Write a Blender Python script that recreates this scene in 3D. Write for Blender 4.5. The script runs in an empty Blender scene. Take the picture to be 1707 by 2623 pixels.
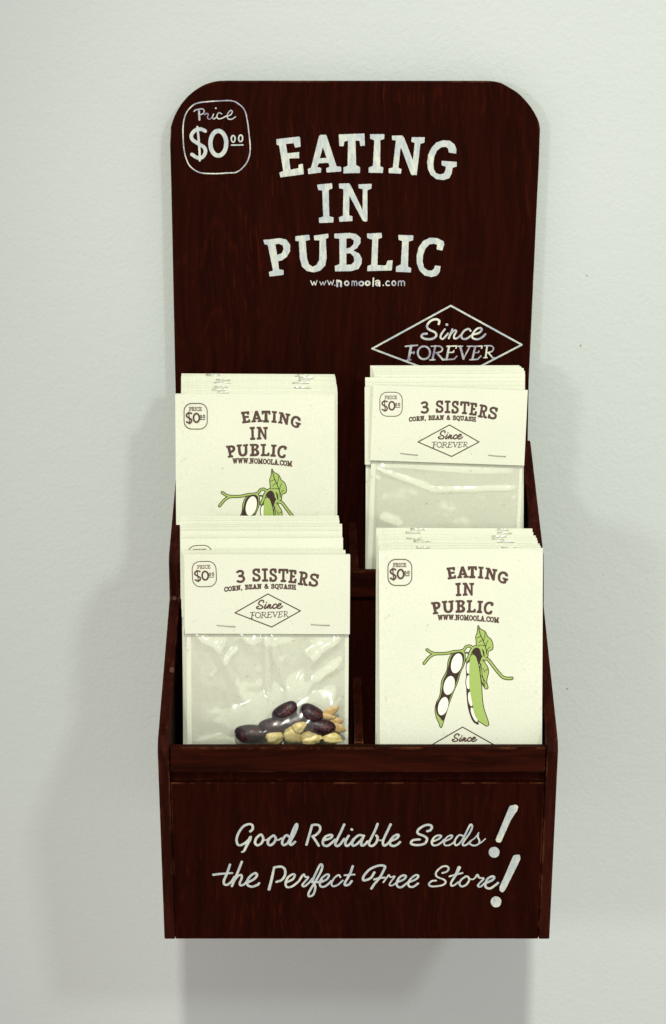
import bpy, math, random
import numpy as np
from mathutils import Vector, Matrix, noise
random.seed(7)
S = 0.001                                   # everything below is written in millimetres
sc = bpy.context.scene
col = sc.collection

# ------------------------------------------------------------------ camera
TH = math.radians(13); D = 1350.0; F = 3.86*D
CAM = np.array([0, -18-D*math.cos(TH), D*math.sin(TH)])
FW = np.array([0, math.cos(TH), -math.sin(TH)]); UP = np.array([0, math.sin(TH), math.cos(TH)]); RT = np.array([1., 0, 0])
cd = bpy.data.cameras.new('camera'); cam = bpy.data.objects.new('camera', cd); col.objects.link(cam)
cam.location = [c*S for c in CAM]; cam.rotation_euler = (math.pi/2-TH, 0, 0)
cd.sensor_fit = 'VERTICAL'; cd.sensor_height = 36; cd.sensor_width = 24
cd.lens = F*36/2623; cd.clip_start = 0.05; cd.clip_end = 20
sc.camera = cam
sc.render.resolution_x = 666; sc.render.resolution_y = 1024

# ------------------------------------------------------------------ light
world = bpy.data.worlds.new('World'); sc.world = world; world.use_nodes = True
bg = world.node_tree.nodes['Background']
bg.inputs[0].default_value = (1.0, 0.925, 0.90, 1); bg.inputs[1].default_value = 0.565
def lamp(name, loc, watts, radius, colour):
    l = bpy.data.lights.new(name, 'POINT'); l.energy = watts; l.shadow_soft_size = radius*S; l.color = colour
    o = bpy.data.objects.new(name, l); col.objects.link(o); o.location = [c*S for c in loc]; return o
lamp('lamp_right', (860, -2150, 1150), 50.0, 95, (0.86, 1.0, 0.97))
lamp('lamp_left', (-630, -1600, 330), 18.0, 85, (0.96, 1.0, 0.92))
spot = bpy.data.lights.new('ceiling_spot', 'SPOT'); spot.energy = 600.0; spot.shadow_soft_size = 0.07; spot.color = (0.95, 1.0, 0.87)
spot.spot_size = math.radians(17); spot.spot_blend = 1.0
so = bpy.data.objects.new('ceiling_spot', spot); col.objects.link(so); so.location = (-0.01, -3.2, 3.2)
so.rotation_euler = (Vector((0.22, 0, 0.0))-Vector(so.location)).to_track_quat('-Z', 'Y').to_euler()
sc.view_settings.view_transform = 'Standard'; sc.view_settings.look = 'None'
sc.view_settings.exposure = 0; sc.view_settings.gamma = 1

# ------------------------------------------------------------------ helpers
def ray(u, v): return FW + RT*(u-853.5)/F - UP*(v-1311.5)/F
def P(u, v, Y):                              # a point of the plane Y (mm)
    d = ray(u, v); t = (Y-CAM[1])/d[1]; return CAM+d*t
def tag(o, label=None, cat=None, group=None, kind=None):
    if label: o['label'] = label
    if cat: o['category'] = cat
    if group: o['group'] = group
    if kind: o['kind'] = kind
    return o
def mesh_obj(name, verts, faces, mat, parent=None, smooth=False):
    me = bpy.data.meshes.new(name)
    me.from_pydata([(v[0]*S, v[1]*S, v[2]*S) for v in verts], [], faces); me.update()
    if mat: me.materials.append(mat)
    if smooth: me.polygons.foreach_set('use_smooth', [True]*len(me.polygons))
    o = bpy.data.objects.new(name, me); col.objects.link(o)
    if parent: o.parent = parent
    return o
def empty(name, loc=(0, 0, 0)):
    o = bpy.data.objects.new(name, None); col.objects.link(o); o.location = [c*S for c in loc]; o.empty_display_size = .02; return o
def prism(name, pts, off, mat, parent, bevel=0.6):
    """closed solid: outline pts (3d) extruded by the vector off"""
    n = len(pts); v = [tuple(p) for p in pts]+[tuple(np.array(p)+np.array(off)) for p in pts]
    f = [list(range(n)), list(range(2*n-1, n-1, -1))]+[[i, i+n, (i+1) % n+n, (i+1) % n] for i in range(n)]
    o = mesh_obj(name, v, f, mat, parent)
    import bmesh
    bm = bmesh.new(); bm.from_mesh(o.data); bmesh.ops.recalc_face_normals(bm, faces=bm.faces); bm.to_mesh(o.data); bm.free()
    if bevel:
        m = o.modifiers.new('bevel', 'BEVEL'); m.width = bevel*S; m.segments = 2; m.limit_method = 'ANGLE'; m.angle_limit = math.radians(40)
    return o
def box(name, x0, x1, y0, y1, z0, z1, mat, parent, bevel=0.6, lean=0):
    """lean moves the bottom by lean in Y"""
    return prism(name, [(x0, y0, z1), (x0, y1, z1), (x0, y1+lean, z0), (x0, y0+lean, z0)], (x1-x0, 0, 0), mat, parent, bevel)

# ---- flat lettering: strokes and outlines -> one clean sheet (union by distance field, then contoured)
def smooth_pts(pts, n=6, closed=False):
    p = [np.array(q, float) for q in pts]
    if len(p) < 3: return p
    if closed: ext = [p[-1]]+p+[p[0], p[1]]
    else: ext = [2*p[0]-p[1]]+p+[2*p[-1]-p[-2]]
    out = []
    for i in range(1, len(ext)-2):
        a, b, c, d = ext[i-1:i+3]
        for k in range(n):
            t = k/n
            out.append(.5*((2*b)+(c-a)*t+(2*a-5*b+4*c-d)*t*t+(3*b-a-3*c+d)*t**3))
    out.append(ext[-2]); return out
def ell(cx, cy, rx, ry, rot=0, n=28):
    r = math.radians(rot); o = []
    for k in range(n):
        a = 2*math.pi*k/n; x = rx*math.cos(a); y = ry*math.sin(a)
        o.append((cx+x*math.cos(r)-y*math.sin(r), cy+x*math.sin(r)+y*math.cos(r)))
    return o
def field_of(shapes, h, grow=0, wob=0):
    allp = np.array([q for s in shapes for q in s['p']]); m = max([np.max(s['r']) for s in shapes if 'r' in s]+[0])+grow+3*h+wob
    x0, y0 = allp.min(0)-m; x1, y1 = allp.max(0)+m
    nx = int((x1-x0)/h)+2; ny = int((y1-y0)/h)+2
    f = np.full((ny, nx), -1e3); gx = x0+np.arange(nx)*h; gy = y0+np.arange(ny)*h
    for s in shapes:
        p = np.array(s['p']); r = s.get('r', 0); mm = np.max(r)+grow+3*h+wob
        a0 = max(0, int((p[:, 0].min()-mm-x0)/h)); a1 = min(nx, int((p[:, 0].max()+mm-x0)/h)+2)
        b0 = max(0, int((p[:, 1].min()-mm-y0)/h)); b1 = min(ny, int((p[:, 1].max()+mm-y0)/h)+2)
        X, Y = np.meshgrid(gx[a0:a1], gy[b0:b1])
        if 'r' in s:
            rr = np.broadcast_to(np.array(r, float), (len(p),))
            best = np.full(X.shape, -1e3)
            for i in range(max(1, len(p)-1)):
                A = p[i]; B = p[min(i+1, len(p)-1)]; L = B-A; l2 = L@L+1e-12
                t = np.clip(((X-A[0])*L[0]+(Y-A[1])*L[1])/l2, 0, 1)
                d = np.hypot(X-A[0]-t*L[0], Y-A[1]-t*L[1])
                best = np.maximum(best, rr[i]+(rr[min(i+1, len(p)-1)]-rr[i])*t-d)
        else:
            best = None
            for k, ring in enumerate([p]+[np.array(q) for q in s.get('holes', [])]):
                d = np.full(X.shape, 1e3); ins = np.zeros(X.shape, bool); n = len(ring)
                for i in range(n):
                    A = ring[i]; B = ring[(i+1) % n]; L = B-A; l2 = L@L+1e-12
                    t = np.clip(((X-A[0])*L[0]+(Y-A[1])*L[1])/l2, 0, 1)
                    d = np.minimum(d, np.hypot(X-A[0]-t*L[0], Y-A[1]-t*L[1]))
                    if abs(A[1]-B[1]) > 1e-12:
                        c = ((A[1] > Y) != (B[1] > Y)) & (X < (B[0]-A[0])*(Y-A[1])/(B[1]-A[1])+A[0]); ins ^= c
                sd = np.where(ins, d, -d)
                best = sd if k == 0 else np.minimum(best, -sd)
        f[b0:b1, a0:a1] = np.maximum(f[b0:b1, a0:a1], best)
    f = f+grow
    if wob:
        X, Y = np.meshgrid(gx, gy)
        f = f+wob*(np.sin(X*2.1+1.3*np.sin(Y*1.1))*np.sin(Y*1.7+1.1*np.sin(X*1.3))*.6+.4*np.sin(X*4.3+Y*3.1)*np.sin(Y*5.2-X*1.9))
    return f, gx, gy
def sheet(name, shapes, h, to3d, mat, parent, grow=0, wob=0):
    f, gx, gy = field_of(shapes, h, grow, wob); ny, nx = f.shape
    V = []; idx = {}; Fc = []
    def vid(x, y):
        k = (round(x, 4), round(y, 4))
        if k not in idx: idx[k] = len(V); V.append(to3d(x, y))
        return idx[k]
    ins = f > 0; c = ins[:-1, :-1].astype(int)+ins[:-1, 1:]+ins[1:, :-1]+ins[1:, 1:]
    for j in range(ny-1):
        row = c[j]
        i = 0
        nz = np.nonzero(row)[0]
        k = 0
        while k < len(nz):
            i = nz[k]
            if row[i] == 4:
                e = i
                while e+1 < nx-1 and row[e+1] == 4 and e-i < 12: e += 1
                Fc.append([vid(gx[i], gy[j]), vid(gx[e+1], gy[j]), vid(gx[e+1], gy[j+1]), vid(gx[i], gy[j+1])])
                k += e-i+1
            else:
                q = [(i, j), (i+1, j), (i+1, j+1), (i, j+1)]; poly = []
                for m in range(4):
                    (a, b), (a2, b2) = q[m], q[(m+1) % 4]; fa = f[b, a]; fb = f[b2, a2]
                    if fa > 0: poly.append((gx[a], gy[b]))
                    if (fa > 0) != (fb > 0):
                        t = fa/(fa-fb); t = min(max(t, .02), .98)
                        poly.append((gx[a]+(gx[a2]-gx[a])*t, gy[b]+(gy[b2]-gy[b])*t))
                if len(poly) > 2: Fc.append([vid(*w) for w in poly])
                k += 1
    return mesh_obj(name, V, Fc, mat, parent)
def poly(pts, holes=()): return {'p': [tuple(q) for q in pts], 'holes': [list(h) for h in holes]}
def stroke(pts, r, sm=True, closed=False):
    q = smooth_pts(pts, 6, closed) if sm else ([np.array(a, float) for a in pts]+([np.array(pts[0], float)] if closed else []))
    if hasattr(r, '__len__'): r = np.interp(np.linspace(0, 1, len(q)), np.linspace(0, 1, len(r)), r)
    return {'p': [tuple(a) for a in q], 'r': r}
def mapped(shapes, fn, rs=1):
    out = []
    for s in shapes:
        t = {'p': [tuple(fn(*q)) for q in s['p']]}
        if 'r' in s: t['r'] = np.array(s['r'])*rs
        else: t['holes'] = [[tuple(fn(*q)) for q in h] for h in s.get('holes', [])]
        out.append(t)
    return out
def bounds(shapes):
    a = np.array([q for s in shapes for q in s['p']]); return a[:, 0].min(), a[:, 1].min(), a[:, 0].max(), a[:, 1].max()

# ------------------------------------------------------------------ materials
def new_mat(name):
    m = bpy.data.materials.new(name); m.use_nodes = True; nt = m.node_tree
    return m, nt, nt.nodes['Principled BSDF']
def N(nt, t, **kw):
    n = nt.nodes.new(t)
    for k, v in kw.items():
        if k == 'ins':
            for a, b in v.items(): n.inputs[a].default_value = b
        else: setattr(n, k, v)
    return n
def ramp(nt, src, stops):
    r = N(nt, 'ShaderNodeValToRGB'); nt.links.new(src, r.inputs[0]); e = r.color_ramp.elements
    while len(e) < len(stops): e.new(.5)
    for i, (p, c) in enumerate(stops): e[i].position = p; e[i].color = (*c, 1) if len(c) == 3 else c
    return r
def mix(nt, fac, a, b, mode='MIX'):
    m = N(nt, 'ShaderNodeMix', data_type='RGBA', blend_type=mode); L = nt.links.new
    for i, x in ((0, fac), (6, a), (7, b)):
        if hasattr(x, 'is_output'): L(x, m.inputs[i])
        else: m.inputs[i].default_value = x if i == 0 else (*x, 1)
    return m.outputs[2]
def coords(nt, scale, rot=(0, 0, 0)):
    tc = N(nt, 'ShaderNodeTexCoord'); mp = N(nt, 'ShaderNodeMapping'); nt.links.new(tc.outputs['Object'], mp.inputs[0])
    mp.inputs['Scale'].default_value = scale; mp.inputs['Rotation'].default_value = rot; return mp.outputs[0]
def noise_tex(nt, vec, scale, detail=3, rough=.55, dist=0):
    n = N(nt, 'ShaderNodeTexNoise', ins={'Scale': scale, 'Detail': detail, 'Roughness': rough, 'Distortion': dist}); nt.links.new(vec, n.inputs['Vector']); return n.outputs[0]
def bump(nt, h, strength, dist, b):
    n = N(nt, 'ShaderNodeBump', ins={'Strength': strength, 'Distance': dist}); nt.links.new(h, n.inputs['Height']); nt.links.new(n.outputs[0], b.inputs['Normal']); return n

def wood(name, horizontal=False, dark=(.0122, .0020, .0010), mid=(.0200, .0030, .0014), red=(.095, .0110, .0030)):
    m, nt, b = new_mat(name); L = nt.links.new
    st = (13, 70, 190) if horizontal else (190, 70, 11)
    # broad cathedral bends: the grain direction wanders
    base = coords(nt, (1, 1, 1))
    w = N(nt, 'ShaderNodeTexNoise', ins={'Scale': 9.0, 'Detail': 2.0}); L(base, w.inputs['Vector'])
    sub = N(nt, 'ShaderNodeVectorMath', operation='SUBTRACT'); L(w.outputs['Color'], sub.inputs[0]); sub.inputs[1].default_value = (.5, .5, .5)
    mul = N(nt, 'ShaderNodeVectorMath', operation='MULTIPLY'); L(sub.outputs[0], mul.inputs[0]); mul.inputs[1].default_value = (0, 0, .03) if horizontal else (.03, 0, 0)
    add = N(nt, 'ShaderNodeVectorMath', operation='ADD'); L(base, add.inputs[0]); L(mul.outputs[0], add.inputs[1])
    mp = N(nt, 'ShaderNodeMapping'); L(add.outputs[0], mp.inputs[0]); mp.inputs['Scale'].default_value = st
    g1 = noise_tex(nt, mp.outputs[0], 1.0, 3, .6, .3)
    mp2 = N(nt, 'ShaderNodeMapping'); L(add.outputs[0], mp2.inputs[0]); mp2.inputs['Scale'].default_value = (50, 160, 560) if horizontal else (560, 160, 50)
    g2 = noise_tex(nt, mp2.outputs[0], 1.0, 3, .6, .5)
    big = noise_tex(nt, coords(nt, (14, 14, 9)), 1.0, 3, .6)
    c0 = mix(nt, ramp(nt, g1, [(.38, (0, 0, 0)), (.68, (1, 1, 1))]).outputs[0], dark, mid)
    streak = ramp(nt, g2, [(.55, (0, 0, 0)), (.80, (1, 1, 1))]).outputs[0]
    patch = ramp(nt, big, [(.36, (.15, .15, .15)), (.66, (1, 1, 1))]).outputs[0]
    fac = N(nt, 'ShaderNodeMath', operation='MULTIPLY'); L(streak, fac.inputs[0]); L(patch, fac.inputs[1])
    # growth-ring figure of rotary cut veneer: thin contour lines, broken up
    ringn = noise_tex(nt, coords(nt, (3.5, 12, 13) if horizontal else (13, 12, 3.5)), 1.0, 2, .4)
    rk = N(nt, 'ShaderNodeMath', operation='MULTIPLY', ins={1: 38.0}); L(ringn, rk.inputs[0])
    pp = N(nt, 'ShaderNodeMath', operation='PINGPONG', ins={1: 1.0}); L(rk.outputs[0], pp.inputs[0])
    line = ramp(nt, pp.outputs[0], [(.0, (.4, .4, .4)), (.20, (0, 0, 0))]).outputs[0]
    where = ramp(nt, noise_tex(nt, coords(nt, (11, 9, 8)), 1.0, 2, .5), [(.46, (0, 0, 0)), (.60, (1, 1, 1))]).outputs[0]
    brk = ramp(nt, noise_tex(nt, coords(nt, (260, 260, 120)), 1.0, 3, .6), [(.42, (0, 0, 0)), (.62, (.9, .9, .9))]).outputs[0]
    l1 = N(nt, 'ShaderNodeMath', operation='MULTIPLY'); L(line, l1.inputs[0]); L(where, l1.inputs[1])
    l2 = N(nt, 'ShaderNodeMath', operation='MULTIPLY'); L(l1.outputs[0], l2.inputs[0]); L(brk, l2.inputs[1])
    fm = N(nt, 'ShaderNodeMath', operation='MAXIMUM'); L(fac.outputs[0], fm.inputs[0]); L(l2.outputs[0], fm.inputs[1])
    f2 = N(nt, 'ShaderNodeMath', operation='MULTIPLY', ins={1: .44}); L(fm.outputs[0], f2.inputs[0])
    c1 = mix(nt, f2.outputs[0], c0, red)
    # stain rubbed off along the corners
    bv = N(nt, 'ShaderNodeBevel', samples=4, ins={'Radius': .0011}); ge = N(nt, 'ShaderNodeNewGeometry')
    dt = N(nt, 'ShaderNodeVectorMath', operation='DOT_PRODUCT'); L(bv.outputs[0], dt.inputs[0]); L(ge.outputs['True Normal'], dt.inputs[1])
    ed = ramp(nt, dt.outputs['Value'], [(.90, (1, 1, 1)), (.985, (0, 0, 0))]).outputs[0]
    wn = ramp(nt, noise_tex(nt, coords(nt, (70, 70, 70)), 1.0, 4, .7), [(.50, (0, 0, 0)), (.66, (1, 1, 1))]).outputs[0]
    e2 = N(nt, 'ShaderNodeMath', operation='MULTIPLY'); L(ed, e2.inputs[0]); L(wn, e2.inputs[1])
    e3 = N(nt, 'ShaderNodeMath', operation='MULTIPLY', ins={1: .8}); L(e2.outputs[0], e3.inputs[0])
    c2 = mix(nt, e3.outputs[0], c1, (.22, .075, .028))
    L(c2, b.inputs['Base Color']); b.inputs['Roughness'].default_value = .48; b.inputs['Specular IOR Level'].default_value = .012
    rr = ramp(nt, g2, [(.3, (.42, .42, .42)), (.7, (.6, .6, .6))]); L(rr.outputs[0], b.inputs['Roughness'])
    bump(nt, g2, .18, .0004, b)
    return m
W_V = wood('stained_plywood')
W_H = wood('stained_pine', True, mid=(.030, .0052, .0024), dark=(.012, .0025, .0013))
W_S = wood('stained_edge', False, dark=(.016, .0032, .0020), mid=(.032, .0062, .0036), red=(.13, .03, .013))

def wall_mat():
    m, nt, b = new_mat('painted_plaster'); L = nt.links.new
    v = coords(nt, (1, 1, 1))
    n1 = noise_tex(nt, v, 330, 3, .5, .2); n2 = noise_tex(nt, v, 90, 2, .5)
    big = noise_tex(nt, v, 3.0, 3, .55); fine = noise_tex(nt, v, 1100, 2, .6)
    c = mix(nt, ramp(nt, big, [(.3, (0, 0, 0)), (.7, (1, 1, 1))]).outputs[0], (.545, .568, .542), (.575, .592, .570))
    c = mix(nt, ramp(nt, fine, [(.3, (0, 0, 0)), (.7, (1, 1, 1))]).outputs[0], c, mix(nt, 1.0, c, (.93, .925, .935), 'MULTIPLY'))
    vo = N(nt, 'ShaderNodeTexVoronoi', ins={'Scale': 42.0, 'Randomness': 1.0}); L(v, vo.inputs['Vector'])
    sp = ramp(nt, vo.outputs['Distance'], [(.022, (1, 1, 1)), (.042, (0, 0, 0))]).outputs[0]
    sep = N(nt, 'ShaderNodeSeparateColor'); L(vo.outputs['Color'], sep.inputs[0])
    pick = ramp(nt, sep.outputs[0], [(.66, (0, 0, 0)), (.70, (.75, .75, .75))]).outputs[0]
    k = N(nt, 'ShaderNodeMath', operation='MULTIPLY'); L(sp, k.inputs[0]); L(pick, k.inputs[1])
    c = mix(nt, k.outputs[0], c, (.26, .23, .19))
    L(c, b.inputs['Base Color']); b.inputs['Roughness'].default_value = .75; b.inputs['Specular IOR Level'].default_value = .2
    s = N(nt, 'ShaderNodeMath', operation='ADD'); L(n1, s.inputs[0]); L(n2, s.inputs[1])
    bump(nt, s.outputs[0], .42, .0008, b)
    return m
WALL = wall_mat()

def card_mat():
    m, nt, b = new_mat('recycled_cream_card'); L = nt.links.new
    v = coords(nt, (1, 1, 1))
    f = noise_tex(nt, v, 900, 3, .6); g = noise_tex(nt, v, 260, 3, .6, .8); big = noise_tex(nt, v, 22, 2, .5)
    c = mix(nt, ramp(nt, f, [(.3, (0, 0, 0)), (.7, (1, 1, 1))]).outputs[0], (.65, .650, .520), (.74, .735, .605))
    c = mix(nt, ramp(nt, big, [(.35, (0, 0, 0)), (.65, (.35, .35, .35))]).outputs[0], c, (.635, .637, .515))
    c = mix(nt, ramp(nt, g, [(.66, (0, 0, 0)), (.76, (.6, .6, .6))]).outputs[0], c, (.40, .34, .24))
    L(c, b.inputs['Base Color']); b.inputs['Roughness'].default_value = .8; b.inputs['Specular IOR Level'].default_value = .15
    bump(nt, f, .15, .0003, b)
    return m
CARD = card_mat()

def paint_mat():
    m, nt, b = new_mat('brushed_white_paint'); L = nt.links.new
    v = coords(nt, (420, 100, 150), (0, .35, 0)); n = noise_tex(nt, v, 1.0, 3, .6, .5); v2 = coords(nt, (60, 60, 60)); n2 = noise_tex(nt, v2, 1.0, 3, .6)
    a = mix(nt, ramp(nt, n2, [(.38, (0, 0, 0)), (.62, (1, 1, 1))]).outputs[0], (.52, .54, .49), (.68, .675, .51))
    c = mix(nt, ramp(nt, n, [(.36, (0, 0, 0)), (.62, (.85, .85, .85))]).outputs[0], (.38, .42, .45), a)
    L(c, b.inputs['Base Color']); b.inputs['Roughness'].default_value = .55; bump(nt, n, .3, .0003, b)
    return m
PAINT = paint_mat()
def thin_paint():
    m, nt, b = new_mat('thin_white_paint'); L = nt.links.new
    n = noise_tex(nt, coords(nt, (130, 130, 130)), 1.0, 4, .65)
    c = ramp(nt, n, [(.34, (.24, .20, .28)), (.48, (.40, .41, .43)), (.60, (.66, .655, .53))]).outputs[0]
    L(c, b.inputs['Base Color']); b.inputs['Roughness'].default_value = .55
    return m
PAINT2 = thin_paint()
def flat(name, c, rough=.7, var=.12, scale=700, spec=.2):
    m, nt, b = new_mat(name); L = nt.links.new
    n = noise_tex(nt, coords(nt, (1, 1, 1)), scale, 3, .6)
    cc = mix(nt, ramp(nt, n, [(.3, (0, 0, 0)), (.7, (1, 1, 1))]).outputs[0], tuple(x*(1-var) for x in c), tuple(min(1, x*(1+var)) for x in c))
    L(cc, b.inputs['Base Color']); b.inputs['Roughness'].default_value = rough; b.inputs['Specular IOR Level'].default_value = spec
    return m
INK = flat('brown_ink', (.090, .047, .038)); INK_GREY = flat('thin_brown_ink', (.20, .14, .105))
INK_DARK = flat('dark_ink', (.045, .024, .020)); GREEN = flat('green_ink', (.34, .45, .12), var=.05); WHITE_INK = flat('white_ink', (.83, .83, .70), var=.03)
STEEL = flat('staple_steel', (.42, .40, .34), .45, .2, 900, .6)

def bag_mat():
    m = bpy.data.materials.new('clear_film'); m.use_nodes = True; nt = m.node_tree; nt.nodes.clear(); L = nt.links.new
    out = N(nt, 'ShaderNodeOutputMaterial'); tr = N(nt, 'ShaderNodeBsdfTransparent', ins={0: (1, 1, 1, 1)})
    gl = N(nt, 'ShaderNodeBsdfGlossy', ins={'Color': (1, 1, 1, 1), 'Roughness': .15})
    gl2 = N(nt, 'ShaderNodeBsdfDiffuse', ins={'Color': (.9, .9, .82, 1)})
    fr = N(nt, 'ShaderNodeFresnel', ins={'IOR': 1.62})
    mu = N(nt, 'ShaderNodeMath', operation='MULTIPLY', ins={1: .5}); L(fr.outputs[0], mu.inputs[0])
    mx = N(nt, 'ShaderNodeMixShader'); L(mu.outputs[0], mx.inputs[0]); L(tr.outputs[0], mx.inputs[1]); L(gl.outputs[0], mx.inputs[2])
    m2 = N(nt, 'ShaderNodeMixShader', ins={0: .03}); L(mx.outputs[0], m2.inputs[1]); L(gl2.outputs[0], m2.inputs[2])
    L(m2.outputs[0], out.inputs[0])
    return m
FILM = bag_mat()

def bean_mat():
    m, nt, b = new_mat('mottled_bean_skin'); L = nt.links.new
    n = noise_tex(nt, coords(nt, (1, 1, 1)), 520, 4, .7, 1.2); n2 = noise_tex(nt, coords(nt, (1, 1, 1)), 120, 2, .5)
    a = ramp(nt, n, [(.51, (0, 0, 0)), (.60, (1, 1, 1))]).outputs[0]; p = ramp(nt, n2, [(.42, (0, 0, 0)), (.6, (1, 1, 1))]).outputs[0]
    k = N(nt, 'ShaderNodeMath', operation='MULTIPLY'); L(a, k.inputs[0]); L(p, k.inputs[1])
    c = mix(nt, k.outputs[0], (.012, .005, .011), (.125, .030, .019))
    L(c, b.inputs['Base Color']); b.inputs['Roughness'].default_value = .42; b.inputs['Specular IOR Level'].default_value = .35; return m
BEAN = bean_mat()
def organic(name, c1, c2, scale, rough=.5):
    m, nt, b = new_mat(name); L = nt.links.new
    n = noise_tex(nt, coords(nt, (1, 1, 1)), scale, 4, .6, .6)
    c = mix(nt, ramp(nt, n, [(.35, (0, 0, 0)), (.65, (1, 1, 1))]).outputs[0], c1, c2)
    L(c, b.inputs['Base Color']); b.inputs['Roughness'].default_value = rough; bump(nt, n, .3, .0005, b); return m
CORN = organic('corn_skin', (.55, .40, .12), (.72, .61, .29), 160, .42)
SQUASH = organic('squash_skin', (.44, .27, .10), (.60, .43, .20), 200, .6)

NAIL = organic('wood_filler', (.06, .018, .008), (.10, .035, .016), 700, .7)
# ------------------------------------------------------------------ wall
wo = mesh_obj('wall', [(-1800, 0, -1500), (1800, 0, -1500), (1800, 0, 1800), (-1800, 0, 1800)], [[0, 1, 2, 3]], WALL); wo['kind'] = 'structure'

# ------------------------------------------------------------------ the wooden display
XL, XR = -101.2, 129.9                       # outer faces of the two side panels
T = 6.5
stand = empty('seed_display_rack', (14.3, -9, -221))
tag(stand, 'dark red brown wooden wall rack with white painted lettering and two tiers of pockets', 'display rack')
def child(o):
    o.parent = stand; o.matrix_parent_inverse = Matrix.Translation(-Vector(stand.location)); return o
YB = -18.0
outline_px = [(438, 324), (448, 296), (464.6, 267), (484, 244.5), (506.5, 227), (529, 215), (553, 209), (575, 207.5),
              (1250, 208), (1267, 209), (1285, 213), (1303, 223), (1326, 237), (1346, 256.5), (1362, 276.5), (1374, 297), (1381, 313), (1384, 330),
              (1381, 421), (1377, 500), (1366, 740), (1355, 980)]
ol = [P(u, v, YB) for u, v in outline_px]
def round_corner(pts, a, b):
    sm = smooth_pts(pts[a:b], 3); return sm
ol = list(smooth_pts([q for q in ol[0:8]], 3))+list(smooth_pts(ol[8:18], 3))+ol[18:]
ol += [np.array([XR-.1, YB, -218]), np.array([XL+.1, YB, -218])]
ol += [P(448.5, 937, YB), P(439, 480, YB), P(436, 370, YB)]
board = child(prism('back_board', ol, (0, 17.6, 0), W_V, None, .7))

# side profile from the photograph's break points
ZR = P(406, 1905, -220)[2]                   # rail height at the front
zmid1, zmid2 = -5.7, -31.6
ztop = P(453, 1127, YB)[2]
BOT = -220.8
for k, x in enumerate((XL, XR-T)):
    pts = [(x, YB-.2, ztop), (x, -117, zmid1+2), (x, -119.5, zmid1-3), (x, -118.5, zmid2), (x, -218.5, ZR+2), (x, -221.5, ZR-4), (x, -201.5, BOT), (x, YB-.2, BOT)]
    if k == 1: pts[2] = (x, -122, zmid1-14); pts[3] = (x, -125, zmid2-3)
    child(prism('side_panel', pts, (T, 0, 0), W_S, None, .8))
xi0, xi1 = XL+T+.15, XR-T-.15
def ycut(z, base=-220.3):                     # the box front leans back towards its foot
    return base+(ZR-z)*(19.0/(ZR-BOT))
zr1 = P(800, 1981, -218)[2]; zr2 = P(800, 2005, -216)[2]
def front_slab(name, z1, z0, rec, t, mat, bev):
    y1, y0 = ycut(z1)+rec, ycut(z0)+rec
    return child(prism(name, [(xi0, y1, z1), (xi0, y1+t, z1), (xi0, y0+t, z0), (xi0, y0, z0)], (xi1-xi0, 0, 0), mat, None, bev))
front_slab('front_rail', P(800, 1914, -219)[2], zr1, .4, 7.0, W_H, 1.3)
front_slab('recessed_strip', zr1-.3, zr2+.2, 4.2, 5, W_V, .3)
panel = front_slab('front_panel', zr2, BOT-.2, .6, T, W_V, .6)
zl = P(900, 1463, -117)[2]
child(box('pocket_rail', xi0, xi1, -117.5, -110.5, zl-17, zl, W_H, None, 1.0))
child(box('pocket_panel', xi0, xi1, -114.5, -108.5, -150, zl-17.3, W_V, None, .4))
child(box('pocket_floor', xi0, xi1, -108, YB-.3, -68, -61.5, W_V, None, .4))
child(box('pocket_floor', xi0, xi1, -210, -115, zr1-33, zr1-27, W_V, None, .4))
child(box('bottom_board', xi0, xi1, -196, YB-.3, BOT+.5, BOT+7, W_V, None, .4))
for (u, v) in ((440.5, 1715), (447.0, 1533)):       # filled nail holes on the left panel's sloping edge
    Yn = -118.5-(P(u, v, -160)[2]-zmid2)/(ZR+2-zmid2)*100; Yn = -119 if v < 1600 else Yn; p = P(u, v, Yn-.3)
    child(mesh_obj('nail_hole', [(p[0]+1.3*math.cos(a), p[1]-.5+(.25 if k else 0)*0, p[2]+1.7*math.sin(a)) for k in (0,) for a in [2*math.pi*i/12 for i in range(12)]], [list(range(12))], NAIL))
# the two slanted dividers
a = P(902, 1336, YB); b_ = P(908, 1455, -111)
child(prism('divider', [(a[0]-2.6, YB-.2, a[2]), (b_[0]-2.6, -110.2, zl-.4), (b_[0]-2.6, -110.2, -61), (a[0]-2.6, YB-.2, -61)], (5.4, 0, 0), W_S, None, .5))
a = P(914, 1738, -118.2); b_ = P(919, 1903, -212)
child(prism('divider', [(a[0]-2.4, -115, a[2]), (b_[0]-2.4, -211.6, ZR-2), (b_[0]-2.4, -211.6, zr1-26), (a[0]-2.4, -115, zr1-26)], (5.2, 0, 0), W_S, None, .5))

# ---- painting on the boards
def zoom(ox, oy, k): return lambda x, y: (ox+x*k, oy+y*k)
def onplane(Y, eps):
    def fn(u, v):
        p = P(u, v, Y); return (p[0], p[2])
    return fn
def sub(o, par):
    o.parent = par; return o
def board_paint(name, shapes_px, z, mat, h=.35, wob=.0, grow=0, eps=.12):
    zz = zoom(*z); k = z[2]/3.86
    sh = mapped(shapes_px, lambda x, y: onplane(YB, 0)(*zz(x, y)), k)
    o = sheet(name, sh, h, lambda x, y: (x, YB-eps, y), mat, None, grow, wob); return sub(o, board)

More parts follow.
